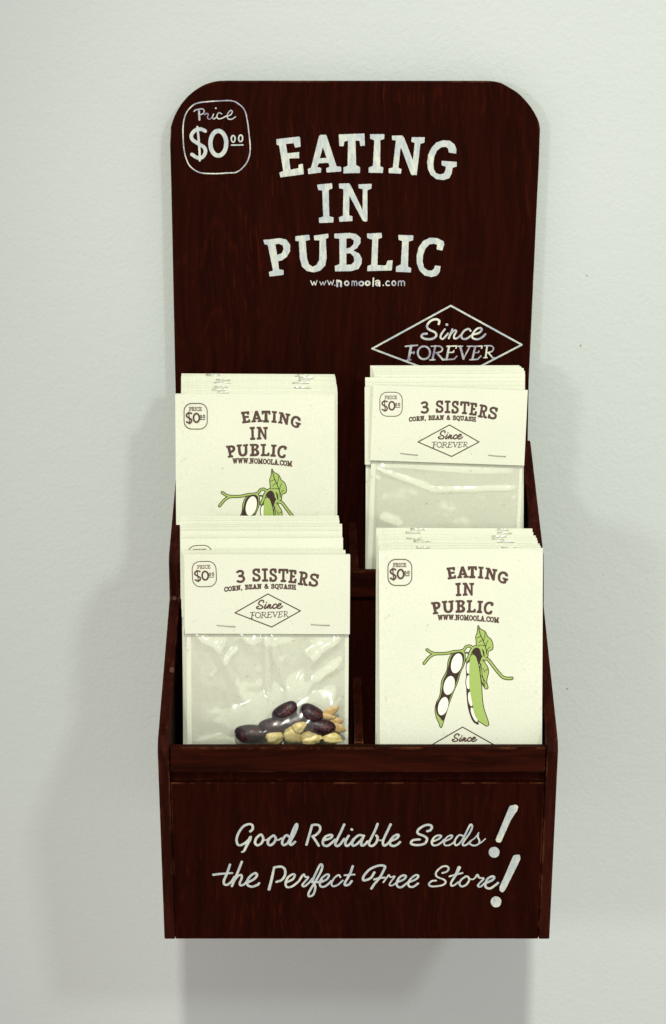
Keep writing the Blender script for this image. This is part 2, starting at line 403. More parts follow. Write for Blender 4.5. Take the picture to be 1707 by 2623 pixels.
ZE = (650, 320, .35507)
G_E = poly([(166,104),(328,85),(334,92),(338,156),(302,163),(290,130),(232,136),(243,206),(328,197),(327,239),(254,240),(266,325),(326,312),(326,288),(354,281),(362,354),(196,377),(187,344),(216,333),(186,148),(168,142)])
G_A = poly([(474,80),(484,73),(520,72),(527,82),(598,299),(630,304),(631,334),(528,342),(526,312),(551,302),(541,272),(469,275),(458,303),(487,313),(485,342),(396,353),(393,319),(416,309)], [[(499,155),(529,238),(476,242)]])
G_T = poly([(616,70),(798,63),(802,148),(772,151),(765,112),(734,112),(738,290),(766,305),(767,345),(650,348),(650,308),(680,295),(683,112),(655,118),(648,152),(620,152)])
G_I = poly([(842,68),(943,68),(941,100),(913,110),(912,300),(934,308),(932,345),(831,343),(832,308),(862,296),(873,110),(842,98)])
G_N = poly([(1000,78),(1072,78),(1085,92),(1150,262),(1164,128),(1140,120),(1142,90),(1233,90),(1232,126),(1202,135),(1176,360),(1143,360),(1135,350),(1060,150),(1044,310),(1066,320),(1062,350),(976,346),(976,316),(1006,308),(1028,112),(1000,106)])
G_G = poly([(1410,198),(1404,168),(1385,156),(1352,160),(1322,185),(1302,230),(1296,280),(1300,325),(1318,350),(1345,358),(1372,352),(1385,330),(1388,300),(1358,290),(1358,260),(1465,268),(1464,298),(1434,308),(1428,350),(1410,384),(1370,396),(1320,390),(1280,360),(1260,320),(1254,270),(1262,215),(1285,165),(1320,128),(1365,112),(1415,115),(1448,140),(1462,175),(1460,206)])
R1 = [G_E, G_A, G_T, G_I, G_N, G_G]
R2 = [poly([(460,432),(565,422),(567,458),(540,468),(545,660),(576,668),(574,702),(475,706),(472,672),(504,662),(497,472),(468,468)]),
      poly([(617,425),(688,422),(700,436),(788,622),(789,462),(760,455),(758,430),(851,426),(849,458),(820,470),(820,690),(812,697),(790,692),(690,505),(688,652),(712,660),(712,692),(620,697),(617,668),(646,655),(650,462),(618,455)])]
R3 = [poly([(73,830),(110,828),(190,818),(235,828),(262,862),(262,910),(240,950),(205,975),(176,982),(182,1042),(214,1048),(216,1080),(117,1092),(112,1062),(142,1052),(104,865),(80,860)], [[(155,860),(185,856),(212,868),(218,895),(205,925),(170,940)]]),
      poly([(302,804),(400,793),(405,828),(374,836),(384,960),(398,1005),(425,1024),(455,1012),(475,975),(478,832),(440,830),(436,800),(538,785),(540,812),(520,822),(526,960),(515,1015),(480,1050),(435,1062),(385,1052),(350,1020),(335,960),(328,836),(304,836)]),
      poly([(583,786),(690,780),(740,788),(770,815),(770,850),(745,888),(715,905),(760,928),(780,965),(778,1000),(755,1038),(705,1053),(590,1055),(588,1018),(622,1004),(620,820),(585,815)], [[(668,818),(700,815),(724,832),(722,860),(700,885),(668,894)], [(668,925),(700,925),(724,950),(728,985),(705,1008),(668,1010)]]),
      poly([(820,785),(922,780),(925,812),(898,822),(892,1012),(955,1016),(968,980),(1002,978),(996,1048),(822,1053),(824,1018),(850,1008),(858,826),(822,815)]),
      poly([(1046,795),(1151,798),(1150,830),(1118,840),(1112,1022),(1136,1034),(1134,1062),(1028,1058),(1030,1022),(1064,1008),(1074,836),(1048,828)]),
      poly([(1370,840),(1374,865),(1360,905),(1322,897),(1326,865),(1302,855),(1268,860),(1240,890),(1222,935),(1218,985),(1228,1028),(1255,1050),(1285,1052),(1302,1040),(1310,1015),(1348,1020),(1342,1060),(1322,1085),(1285,1096),(1235,1085),(1198,1050),(1180,1000),(1178,940),(1192,885),(1222,840),(1270,815),(1325,818)])]
for word in (R1, R2, R3): board_paint('painted_lettering', word, ZE, PAINT, .3, .10, .12)
st = stroke
w4 = lambda p: st(p, 3.2, False)
URL = [w4([(412,1124),(426,1156),(436,1130),(446,1156),(458,1122)]), st([(478,1130),(488,1156),(500,1132),(510,1156),(522,1126)], 3, False), w4([(534,1122),(546,1154),(556,1128),(568,1154),(578,1120)]), st([(586,1157),(587,1158)], 4, False),
       st([(603,1122),(604,1164)], 6.5, False), st([(604,1134),(618,1124),(630,1132),(631,1164)], 6.5, False), st(ell(672,1142,14,15), 5, False, True),
       w4([(709,1160),(711,1126)]), w4([(711,1132),(722,1125),(727,1134),(727,1158)]), w4([(727,1134),(738,1125),(745,1134),(745,1160)]),
       st(ell(777,1144,16,14), 5.5, False, True), st(ell(823,1142,14,14), 6, False, True), st([(865,1104),(862,1162)], 5, False), st([(880,1128),(896,1122),(908,1130),(909,1162)], 5), st(ell(893,1148,11,10), 5, False, True),
       st([(935,1156),(936,1157)], 4.5, False), st([(978,1130),(966,1126),(955,1142),(962,1157),(980,1156)], 4.5), st(ell(1012,1142,13,16), 4.5, False, True),
       w4([(1044,1160),(1046,1126)]), w4([(1046,1132),(1060,1124),(1066,1134),(1066,1158)]), w4([(1066,1132),(1080,1124),(1089,1134),(1089,1160)])]
board_paint('painted_lettering', URL, ZE, PAINT2, .25)
ZP = (400, 180, .32279)
def script_price(): return [st([(302,326),(320,313),(368,306),(383,325),(372,345),(345,354)], 4.4), st([(341,318),(345,392)], 7.5, False), st([(386,352),(402,342),(416,350),(408,372),(420,388),(440,378),(458,346),(450,372),(458,388),(484,368)], 3.6), st([(474,300),(476,301)], 6, False),
        st([(522,346),(500,336),(484,360),(494,384),(525,380),(558,362)], 4), st([(556,366),(590,355),(606,330),(592,318),(566,352),(572,384),(602,388),(632,368)], 4)]
board_paint('painted_lettering', script_price(), ZP, PAINT2, .25, .05)
board_paint('painted_frame', [st([(400,250),(480,244),(600,242),(660,270),(705,320),(725,400),(738,500),(748,620),(735,700),(700,760),(640,808),(560,815),(470,820),(350,812),(275,765),(240,700),(222,620),(215,520),(218,420),(240,340),(290,280),(340,258)], 4.4, True, True)], ZP, PAINT2, .25, .08)
DOLLAR = [st([(390,482),(360,468),(315,474),(282,512),(290,550),(335,582),(382,612),(393,650),(370,688),(330,694),(286,668)], 13.5), st([(329,450),(338,540),(346,640),(347,716)], 8.5), st(ell(495,579,63,98), 16, False, True)]
CENTS = [st(ell(613,544,15,26), 5.5, False, True), st(ell(672,540,16,26), 5.5, False, True), st([(598,594),(690,592)], 5, False)]
board_paint('painted_lettering', DOLLAR+CENTS, ZP, PAINT, .25, .08)
ZS = (900, 740, .33570)
SINCE = [st([(668,268),(672,243),(645,231),(605,245),(579,280),(592,308),(640,332),(649,358),(620,380),(570,382),(538,366),(546,346),(576,342)], 7.5), st([(715,308),(688,345),(682,372),(702,380),(738,340)], 6.5), st([(729,272),(731,273)], 9, False),
         st([(772,308),(745,376)], 6.5, False), st([(750,356),(785,318),(803,322),(786,355),(787,378),(812,374),(838,350)], 6), st([(912,320),(896,305),(865,318),(842,350),(848,378),(880,380),(925,350)], 6.5), st([(925,350),(975,335),(997,310),(984,298),(955,308),(927,345),(928,375),(965,384),(1000,368),(1024,345)], 6.5)]
s_ = lambda p, r=5: st(p, r, False)
FOREVER = [s_([(415,438),(505,430)], 6), s_([(458,435),(438,540)], 9), s_([(447,489),(480,484)], 6), s_([(422,545),(456,541)], 5), s_([(480,478),(478,494)], 4),
           st(ell(555,487,47,49), 7, False, True), s_([(642,436),(620,540)], 7), s_([(610,438),(642,436)], 4), st([(640,436),(676,438),(696,455),(686,478),(645,488)], 5.5), s_([(656,490),(700,540),(714,538)], 7), s_([(600,542),(640,540)], 4.5),
           s_([(747,438),(728,538)], 8), s_([(730,438),(805,435),(800,452)], 5), s_([(740,486),(780,483),(783,472)], 5), s_([(712,540),(785,536),(806,514)], 5), s_([(832,438),(857,533)], 8), s_([(857,533),(905,440)], 5), s_([(815,438),(850,437)], 4.5), s_([(886,438),(925,437)], 4.5),
           s_([(947,440),(924,538)], 7.5), s_([(932,438),(1000,436),(994,453)], 5), s_([(937,488),(972,485),(975,473)], 4.5), s_([(905,541),(965,537),(990,512)], 5), s_([(1037,436),(1026,524)], 6.5), st([(1016,434),(1065,434),(1086,450),(1076,475),(1036,488)], 4.5), s_([(1050,490),(1084,530),(1093,526)], 6), s_([(1010,525),(1038,524)], 4)]
board_paint('painted_lettering', SINCE, ZS, PAINT2, .25, .05, .05)
board_paint('painted_lettering', FOREVER, ZS, PAINT2, .25, .04, 0)
board_paint('painted_emblem', [st([(160,456),(760,128),(1302,426),(791,692)], 6.5, False, True)], ZS, PAINT, .3, .06, eps=.10)

# slogan on the leaning front panel
yp = lambda z: ycut(z)+.6
def onfront(u, v):
    d = ray(u, v); s = 19.0/(ZR-BOT)                       # Y = base+1.2+(ZR-Z)*s
    # CAM_y + t d_y = -219.1 + (ZR-CAM_z-t d_z)*s
    t = (-220.3+.6+(ZR-CAM[2])*s-CAM[1])/(d[1]+d[2]*s)
    p = CAM+d*t; return (p[0], p[2])
def front_paint(name, shapes, z, mat, h=.3, wob=.08, grow=0):
    zz = zoom(*z); k = z[2]/4.42
    sh = mapped(shapes, lambda x, y: onfront(*zz(x, y)), k)
    o = sheet(name, sh, h, lambda x, y: (x, yp(y)-.14, y), mat, None, grow, wob); return sub(o, panel)
ZA = (530, 2040, .27760); ZB = (920, 2040, .27760); q = lambda p, r=11.5: st(p, r)
sa = [q([(402,322),(424,300),(420,265),(390,255),(340,275),(297,330),(275,395),(285,440),(308,450),(345,435),(385,402),(402,375)]), q([(408,370),(400,400),(370,450),(345,500),(324,512)], [9, 12, 13, 11, 8]), q([(494,352),(458,385),(446,430),(470,450),(505,430),(522,390),(508,356),(494,352)]), q([(516,398),(548,402),(575,385)], 8),
      q([(612,360),(577,390),(563,430),(585,450),(618,430),(638,390),(622,362),(612,360)]), q([(632,400),(665,400),(690,385)], 8), q([(764,376),(738,357),(706,388),(696,430),(712,448),(745,430),(770,385),(802,300),(828,255),(835,278),(812,340),(780,400),(768,436),(785,446),(816,418)]),
      q([(972,265),(955,325),(920,446)]), q([(972,265),(1010,260),(1040,272),(1046,310),(1012,352),(975,368)]), q([(975,368),(1002,402),(1034,454)]), q([(1090,402),(1140,385),(1158,362),(1138,354),(1095,372),(1072,410),(1078,446),(1112,456),(1150,430),(1185,398)]),
      q([(1268,258),(1236,330),(1202,400),(1186,438),(1202,458),(1232,440),(1268,392)]), q([(1310,362),(1282,412),(1280,444),(1297,456),(1330,430),(1356,392)]), q([(1337,304),(1340,306)], 12), q([(1446,362),(1405,357),(1362,390),(1342,430),(1352,454),(1385,440),(1430,395),(1450,362),(1428,415),(1427,450),(1452,448),(1485,415)])]
sb = [q([(172,253),(150,310),(110,390),(92,430),(102,453),(130,453),(162,420),(172,378),(160,360)]), q([(172,398),(200,405),(222,398)], 7), q([(292,257),(265,315),(230,390),(220,430),(232,453),(260,440),(292,408)]), q([(290,412),(345,388),(366,362),(352,352),(315,372),(287,415),(292,448),(325,456),(358,440),(378,420)]),
      q([(630,320),(660,310),(672,282),(652,262),(600,270),(547,308),(545,342),(600,365),(628,392),(608,433),(550,448),(492,442),(480,426),(502,402),(560,396)]), q([(682,415),(735,392),(758,367),(740,358),(700,372),(672,415),(682,448),(720,448),(760,425),(787,398)], 9.5), q([(787,415),(840,392),(862,367),(848,358),(810,377),(787,415),(792,448),(830,450),(872,425),(892,392)], 8),
      q([(957,362),(925,357),(892,392),(882,430),(897,450),(930,430),(970,372),(1005,300),(1030,258),(1045,282),(1020,340),(977,400),(957,435),(967,453),(1000,440),(1034,408)], 9), q([(1034,408),(1072,380),(1105,335)], 6), q([(1098,350),(1097,375),(1112,410),(1100,440),(1060,453),(1026,440)], 8.5), q([(1100,442),(1140,415),(1166,390)], 6)]
sc2 = [q([(62,722),(130,714),(236,706)], [12, 11, 9]), q([(215,628),(187,710),(158,780),(166,812),(195,812),(230,782),(256,742)]), q([(324,602),(290,690),(256,770),(233,826)]), q([(246,790),(285,737),(318,724),(323,752),(304,800),(315,820),(345,810),(378,778)], 10.5), q([(385,790),(440,760),(464,727),(448,707),(405,732),(372,780),(378,818),(420,832),(468,815),(484,800)]),
      q([(622,655),(600,760),(575,856)], [10, 13, 14]), q([(622,655),(680,647),(718,667),(724,720),(694,768),(645,788)]), q([(742,790),(795,762),(814,727),(795,717),(750,747),(727,800),(742,836),(790,828),(850,780),(880,732),(898,718)], 10.5), q([(898,718),(910,742),(937,745),(902,790),(882,818),(900,830),(940,800),(975,758)], 9.5), q([(970,790),(1010,700),(1048,628),(1068,642),(1050,700),(1000,790),(962,850),(938,900),(948,922),(984,903),(1003,840),(988,792),(1030,790),(1062,770)], 10.5),
      q([(1060,790),(1110,762),(1128,727),(1105,720),(1060,757),(1042,800),(1057,832),(1100,825),(1150,780)], 10), q([(1234,745),(1218,724),(1180,750),(1152,800),(1166,828),(1210,815),(1255,775)], 8.5), q([(1348,643),(1320,720),(1278,790),(1277,818),(1310,813),(1338,780)]), q([(1272,727),(1364,720)], 9)]
sd = [q([(142,700),(110,750),(60,773),(38,768),(47,730),(100,672),(180,638),(236,642),(234,670),(190,750),(140,810),(114,850)]), q([(140,766),(190,752),(238,748)], 10), q([(225,792),(262,742),(277,724),(292,745),(330,737),(292,790),(282,818),(310,820),(352,790)], 7.5), q([(355,790),(410,767),(433,737),(408,727),(370,752),(347,800),(362,833),(392,836),(442,800)], 10.5), q([(450,795),(520,767),(548,737),(530,724),(490,747),(457,790),(462,828),(500,833),(546,802)], 10),
      q([(770,706),(808,694),(828,667),(808,643),(760,652),(712,700),(720,740),(780,765),(800,790),(770,818),(690,830),(652,823),(647,803),(672,780),(710,776)], 9), q([(924,656),(890,730),(852,790),(852,822),(880,818),(918,788)], [17, 11, 9, 9, 8]), q([(836,737),(890,722),(955,706)], 9), q([(985,737),(942,770),(927,808),(950,830),(990,813),(1018,770),(1004,740),(985,737)], 9.5), q([(1010,755),(1050,765),(1080,742)], 7), q([(1078,742),(1094,722),(1110,750),(1150,757),(1112,800),(1097,823),(1120,833),(1160,800)], 9), q([(1175,797),(1230,772),(1248,747),(1230,737),(1190,757),(1167,800),(1172,838),(1210,848),(1255,820),(1283,797)])]
ex = [poly([(1388,92),(1400,84),(1445,76),(1462,82),(1470,95),(1462,125),(1400,220),(1312,418),(1300,427),(1268,418),(1262,395)]), poly(ell(1247,515,50,50)), poly([(1418,560),(1425,548),(1440,538),(1482,538),(1490,570),(1475,610),(1350,860),(1330,882),(1312,882),(1298,865),(1296,835),(1345,730)]), poly(ell(1265,972,49,51))]
front_paint('painted_lettering', sa, ZA, PAINT, .25, .07); front_paint('painted_lettering', sb, ZB, PAINT, .25, .07)
front_paint('painted_lettering', sc2, ZA, PAINT, .25, .07); front_paint('painted_lettering', sd, ZB, PAINT, .25, .07)
front_paint('painted_lettering', ex, ZB, PAINT, .3, .12)

# ------------------------------------------------------------------ packets: frames
CW, CH = 99.0, 150.0
class Frame:
    """plane of a card from its top corners and lower left corner, as seen in the photograph"""
    def __init__(s, tl, tr, Yt, lean, roll=None):
        a = P(*tl, Yt); b = P(*tr, Yt); s.w = np.linalg.norm(b-a); ex = (b-a)/s.w
        dn = np.array([0, -math.sin(lean), -math.cos(lean)]); dn = dn-ex*(dn@ex); dn /= np.linalg.norm(dn)
        s.ex, s.up, s.tl = ex, -dn, a; s.n = np.cross(s.up, ex)      # n points towards the viewer? fixed below
        if s.n[1] > 0: s.n = -s.n
        s.k = s.w/CW; s.mid = (a+b)/2
        s.org = s.mid-s.up*CH*s.k
    def matrix(s):
        y = -s.n
        m = Matrix(((s.ex[0], y[0], s.up[0], s.org[0]*S), (s.ex[1], y[1], s.up[1], s.org[1]*S), (s.ex[2], y[2], s.up[2], s.org[2]*S), (0, 0, 0, 1)))
        return m @ Matrix.Scale(s.k, 4)
    def local(s, u, v):
        d = ray(u, v); t = ((s.org-CAM)@s.n)/(d@s.n); p = CAM+d*t-s.org
        return (p@s.ex/s.k, p@s.up/s.k)
    def world(s, x, z, off=0): return s.org+s.ex*x*s.k+s.up*z*s.k+s.n*off
R = math.radians
F_FR = Frame((970.7, 1407.8), (1391.5, 1404.6), -195, R(6))
F_FL = Frame((472.5, 1420), (897.5, 1421.5), -187, R(3))
F_BL = Frame((449, 1008.5), (857.5, 1008), -82, R(8))
F_BR = Frame((956.5, 986), (1352.5, 999.7), -86, R(5))

# ---- prints, in card coordinates (x from the middle, z from the foot)
def to_card(frame, z, shapes, dx=0):
    zz = zoom(*z); k = z[2]/(frame.w/CW)/ (frame.w and 4.1)
    return mapped(shapes, lambda x, y: frame.local(*zz(x, y)), k)
def place(shapes, box_px, arc=0, lean=0):
    """fit shapes to a pixel box; arc drops the two ends"""
    x0, y0, x1, y1 = bounds(shapes); X0, Y0, X1, Y1 = box_px; k = (X1-X0)/(x1-x0); ky = (Y1-Y0)/(y1-y0)
    def fn(x, y):
        t = (x-x0)/(x1-x0); return (X0+(x-x0)*k, Y0+(y-y0)*ky+arc*(2*t-1)**2+lean*(t-.5))
    out = mapped(shapes, fn, (k+ky)/2); return out
# slab stroke alphabet on a 0..1 high grid (y down); each: width, strokes
A_ = {
 'C': (.62, [[(.60,.24),(.48,.06),(.28,.03),(.08,.25),(.04,.55),(.12,.85),(.32,.98),(.52,.93),(.61,.78)], [(.60,.05),(.60,.26)]]),
 'O': (.70, [[(.35,.02),(.12,.18),(.03,.5),(.12,.83),(.35,.98),(.58,.83),(.67,.5),(.58,.18),(.35,.02)]]),
 'R': (.66, [[(.0,.02),(.36,.02),(.52,.12),(.53,.36),(.38,.49),(.14,.5)], [(.14,.02),(.14,.97)], [(.0,.98),(.28,.98)], [(.34,.5),(.52,.97),(.66,.98)]]),
 'N': (.78, [[(.0,.02),(.18,.02),(.60,.97),(.62,.03)], [(.14,.03),(.14,.97)], [(.0,.98),(.28,.98)], [(.48,.02),(.76,.02)]]),
 'B': (.62, [[(.0,.02),(.38,.02),(.52,.13),(.52,.34),(.38,.46),(.15,.47)], [(.38,.47),(.56,.58),(.58,.82),(.42,.97),(.0,.98)], [(.14,.02),(.14,.97)]]),
 'E': (.60, [[(.52,.22),(.52,.02),(.0,.02)], [(.14,.02),(.14,.97)], [(.0,.98),(.56,.98),(.58,.76)], [(.14,.49),(.40,.49)]]),
 'A': (.78, [[(.14,.97),(.36,.02),(.42,.02),(.64,.97)], [(.02,.98),(.26,.98)], [(.52,.98),(.77,.98)], [(.22,.66),(.56,.66)]]),
 '&': (.78, [[(.72,.98),(.22,.32),(.22,.12),(.38,.02),(.50,.14),(.46,.34),(.12,.58),(.06,.80),(.22,.98),(.46,.94),(.66,.58)]]),
 'S': (.56, [[(.48,.24),(.40,.06),(.24,.02),(.08,.10),(.05,.28),(.16,.42),(.40,.54),(.51,.70),(.46,.90),(.28,.98),(.10,.92),(.03,.76)], [(.48,.03),(.48,.24)], [(.03,.76),(.03,.97)]]),
 'Q': (.70, [[(.35,.02),(.12,.18),(.03,.5),(.12,.83),(.35,.98),(.58,.83),(.67,.5),(.58,.18),(.35,.02)], [(.38,.90),(.52,1.14),(.70,1.16)]]),
 'U': (.74, [[(.14,.02),(.14,.70),(.24,.93),(.38,.98),(.52,.93),(.60,.70),(.60,.02)], [(.0,.02),(.28,.02)], [(.46,.02),(.74,.02)]]),
 'H': (.78, [[(.14,.02),(.14,.97)], [(.62,.02),(.62,.97)], [(.14,.5),(.62,.5)], [(.0,.02),(.28,.02)], [(.0,.98),(.28,.98)], [(.48,.02),(.76,.02)], [(.48,.98),(.76,.98)]]),
 'W': (1.0, [[(.10,.02),(.28,.96),(.50,.05),(.70,.96),(.90,.02)], [(.0,.02),(.22,.02)], [(.78,.02),(1.0,.02)]]),
 'M': (.94, [[(.14,.97),(.16,.03),(.46,.80),(.76,.03),(.78,.97)], [(.0,.02),(.18,.02)], [(.74,.02),(.92,.02)], [(.0,.98),(.28,.98)], [(.64,.98),(.92,.98)]]),
 'L': (.58, [[(.14,.02),(.14,.97)], [(.0,.02),(.28,.02)], [(.0,.98),(.54,.98),(.56,.74)]]),
 'T': (.68, [[(.02,.24),(.02,.02),(.66,.02),(.66,.24)], [(.34,.02),(.34,.97)], [(.20,.98),(.48,.98)]]),
 'I': (.32, [[(.16,.02),(.16,.97)], [(.02,.02),(.30,.02)], [(.02,.98),(.30,.98)]]),
 'P': (.60, [[(.0,.02),(.38,.02),(.53,.13),(.54,.40),(.40,.54),(.14,.55)], [(.14,.02),(.14,.97)], [(.0,.98),(.28,.98)]]),
 'F': (.58, [[(.52,.22),(.52,.02),(.0,.02)], [(.14,.02),(.14,.97)], [(.0,.98),(.28,.98)], [(.14,.49),(.40,.49)]]),
 'V': (.74, [[(.10,.02),(.36,.97),(.64,.02)], [(.0,.02),(.24,.02)], [(.52,.02),(.74,.02)]]),
 '3': (.56, [[(.05,.10),(.24,.01),(.45,.08),(.48,.28),(.36,.44),(.18,.47)], [(.18,.47),(.42,.52),(.54,.72),(.44,.93),(.24,1.0),(.02,.93)]]),
 '.': (.16, [[(.07,.97),(.08,.98)]]), ',': (.20, [[(.10,.93),(.10,1.02),(.03,1.16)]]), ' ': (.30, []),
}
STRAIGHT = set('NEAHWMLTIFV')
def text(s, r, gap=.14, rx=None):
    """word with cap height 1 as strokes of half-width r"""
    out = []; x = 0
    for ch in s:
        w, sts = A_[ch]
        for p in sts:
            pp = [(a+x, b) for a, b in p]; curved = ch not in STRAIGHT and len(p) > 4
            out.append(st(pp, r, curved))
        x += w+gap
    return out
def at_scale(shapes, k): return mapped(shapes, lambda x, y: (x*k, y*k), k)
def rounded(x0, y0, x1, y1, r, n=6):
    o = []
    for cx, cy, a0 in ((x1-r, y0+r, -90), (x1-r, y1-r, 0), (x0+r, y1-r, 90), (x0+r, y0+r, 180)):
        for k in range(n+1):
            a = math.radians(a0+90*k/n); o.append((cx+r*math.cos(a), cy+r*math.sin(a)))
    return o
ZF = (940, 1340, .32279); ZT = (900, 920, .32279); KS = .32279/4.25
def badge(x0, y0, x1, y1):
    fr = [st(rounded(x0, y0, x1, y1, (x1-x0)*.33), 2.6, False, True)]
    w = x1-x0; hgt = y1-y0
    pr = place(text('PRICE', .035, .12), (x0+w*.22, y0+hgt*.15, x1-w*.24, y0+hgt*.28))
    d = place(DOLLAR, (x0+w*.10, y0+hgt*.34, x0+w*.66, y0+hgt*.80)); c = place(CENTS, (x0+w*.70, y0+hgt*.45, x1-w*.10, y0+hgt*.63))
    for q_ in pr: q_['r'] = 2.2
    for q_ in c: q_['r'] = 2.4
    for i, q_ in enumerate(d): q_['r'] = 5.6 if i == 0 else (3.6 if i == 1 else 6.3)
    return fr, pr, d+c
def emblem(px0, top, px1, bot, ly, sx0, sy0, sx1, sy1, fx0, fy0, fx1, fy1, topx, botx, ly2):
    e = [st([(px0, ly), (topx, top), (px1, ly2), (botx, bot)], 3.8, False, True)]
    a = place(SINCE, (sx0, sy0, sx1, sy1)); b = place(FOREVER, (fx0, fy0, fx1, fy1))
    for q_ in a: q_['r'] = 5.0
    for q_ in b: q_['r'] = np.array(q_['r'])*.85
    return e, a, b
def print_sheet(name, frame, z, groups, mat, h=.16, eps=.08, grow=.05):
    """groups of pixel shapes -> one sheet in card coordinates"""
    zz = zoom(*z); k = z[2]/(4.25*1.0)
    sh = mapped(groups, lambda x, y: frame.local(*zz(x, y)), k)
    return sheet(name, sh, h, lambda x, y: (x, -eps, y), mat, None, grow)

# public side
fr1, pr1, pc1 = badge(168, 287, 357, 494)
word1 = place(R1, (635, 343, 1120, 452)); 
def arcrow(shapes, fy): return mapped(shapes, lambda x, y: (x, y+fy(x)), 1)
word1 = arcrow(word1, lambda x: max(0, (x-800)/320)**2*34-1)
word2 = place(R2, (704, 474, 850, 578)); word3 = arcrow(place(R3, (511, 612, 1005, 724)), lambda x: 0)
urls = text('WWW.NOMOOLA.COM', .085, .16); urls = place(urls, (565, 731, 1046, 768))
urls = mapped(urls, lambda x, y: (x, y+max(0, (x-640)/400)**2*22-2+max(0, (640-x)/80)*3), 1)
for s0 in urls: s0['r'] = 4.0
em1 = emblem(425, 1618, 1105, 1968, 1812, 678, 1672, 872, 1732, 635, 1768, 905, 1812, 760, 770, 1812)
bold = word1+word2+word3
# bean plant artwork
B = lambda pts, n=4: [tuple(a) for a in smooth_pts(pts, n, True)]
leaf1 = B([(885,812),(900,838),(940,862),(958,900),(985,922),(1000,960),(998,1000),(965,1020),(960,1060),(935,1062),(925,1010),(875,975),(868,930),(865,900),(876,870),(880,835)])
leaf2 = B([(905,1105),(930,1096),(945,1120),(962,1150),(965,1190),(955,1230),(952,1262),(962,1306),(945,1316),(925,1290),(910,1250),(900,1180)])
podL = B([(768,1012),(781,1050),(776,1110),(742,1190),(722,1260),(692,1330),(657,1420),(632,1500),(604,1590),(592,1621),(580,1612),(574,1588),(552,1540),(542,1480),(555,1420),(578,1375),(588,1310),(595,1250),(620,1200),(638,1160),(645,1100),(663,1052),(698,1025),(740,1014)])
podIn = B([(750,1022),(772,1050),(768,1108),(738,1184),(713,1262),(683,1332),(650,1420),(628,1500),(606,1568),(582,1545),(553,1505),(550,1440),(582,1382),(597,1310),(606,1250),(633,1190),(650,1120),(668,1060),(702,1026)])
podR = B([(838,1040),(865,1055),(880,1095),(892,1140),(902,1220),(912,1300),(918,1400),(932,1480),(958,1555),(968,1598),(950,1610),(920,1592),(878,1562),(852,1520),(838,1450),(824,1380),(812,1300),(810,1200),(813,1100),(822,1060)])
twigs = [st([(478,1005),(520,1030),(575,1036),(640,1032),(690,1020),(740,1016),(772,1004),(788,982),(815,975),(838,988)], 9), st([(455,1112),(495,1065),(530,1042),(560,1036)], 9), st([(795,1092),(812,1060),(830,1010),(858,983),(888,983),(908,1008),(916,1045),(930,1075),(962,1082),(1000,1130),(1040,1180),(1080,1222),(1120,1232),(1150,1231)], 10), st([(918,1070),(905,1110)], 10), st([(930,1072),(950,1050)], 8), st([(790,1028),(840,1035)], 4)]
beansL = [ell(714,1112,43,80,14), ell(654,1287,42,76,14), ell(606,1452,38,74,15)]
beansR = [ell(808,1150,19,48,2), ell(807,1262,20,58,0), ell(822,1396,20,60,-8), ell(852,1520,20,64,-22)]
dark = [poly(leaf1), poly(leaf2), poly(podL), poly(podR)]+[dict(p=t['p'], r=np.array(t['r'])) for t in twigs]+[poly(b0) for b0 in beansR]+[st([(800,1085),(798,1200),(800,1330),(812,1460),(845,1560),(880,1590)], 6), poly(B([(845,1000),(880,985),(915,1050),(918,1095),(885,1110),(850,1050)]))]
green = [poly(leaf1), poly(leaf2), poly(podL), poly(podR)]+twigs
detail = [poly(podIn)]+[st([(888,832),(900,880),(922,930),(943,985),(952,1040)], 3.4)]+[st(p, 2.4) for p in ([(872,912),(888,905),(906,898)], [(888,950),(905,935),(918,922)], [(938,868),(936,895),(928,930)], [(962,930),(952,950),(944,980)], [(880,975),(905,968),(935,972)], [(978,985),(962,995),(952,1020)], [(920,1150),(938,1185)], [(905,1205),(928,1240),(948,1275)], [(915,1262),(935,1296)], [(960,1158),(940,1170)])]+[st([(905,1110),(915,1190),(935,1290)], 2.5)]+[st(p, 4) for p in ([(862,1000),(905,1075)], [(845,1005),(885,1075)], [(880,1000),(915,1060)])]
for nm, lst in (('a', None),): pass
def packet_print_public():
    objs = []
    objs.append(print_sheet('printed_lettering', F_FR, ZF, bold, INK, .15, grow=.19))
    objs.append(print_sheet('printed_lettering', F_FR, ZF, urls, INK, .15))
    objs.append(print_sheet('price_badge', F_FR, ZF, fr1+pc1, INK, .15))
    objs.append(print_sheet('price_badge', F_FR, ZF, pr1, INK_GREY, .12))
    objs.append(print_sheet('printed_emblem', F_FR, ZF, em1[0]+em1[1]+em1[2], INK, .15))
    zz = zoom(*ZF); k = ZF[2]/4.25
    M = lambda sh: mapped(sh, lambda x, y: F_FR.local(*zz(x, y)), k)
    objs.append(sheet('bean_drawing', M(dark), .18, lambda x, y: (x, -.06, y), INK_DARK, None, grow=.30))
    objs.append(sheet('bean_drawing', M(green), .18, lambda x, y: (x, -.10, y), GREEN, None, grow=-.20))
    objs.append(sheet('bean_drawing', M(detail), .18, lambda x, y: (x, -.14, y), INK_DARK, None))
    objs.append(sheet('bean_drawing', M([poly(b0) for b0 in beansL]), .18, lambda x, y: (x, -.18, y), WHITE_INK, None))
    # beans of the right pod end where the green shell begins
    cut = M([poly(podR)]); fR = field_of(M([poly(b0) for b0 in beansR]), .18, -.22)
    objs.append(sheet('bean_drawing', M([poly(b0) for b0 in beansR]), .18, lambda x, y: (x, -.08, y), WHITE_INK, None, grow=-.22))
    return objs
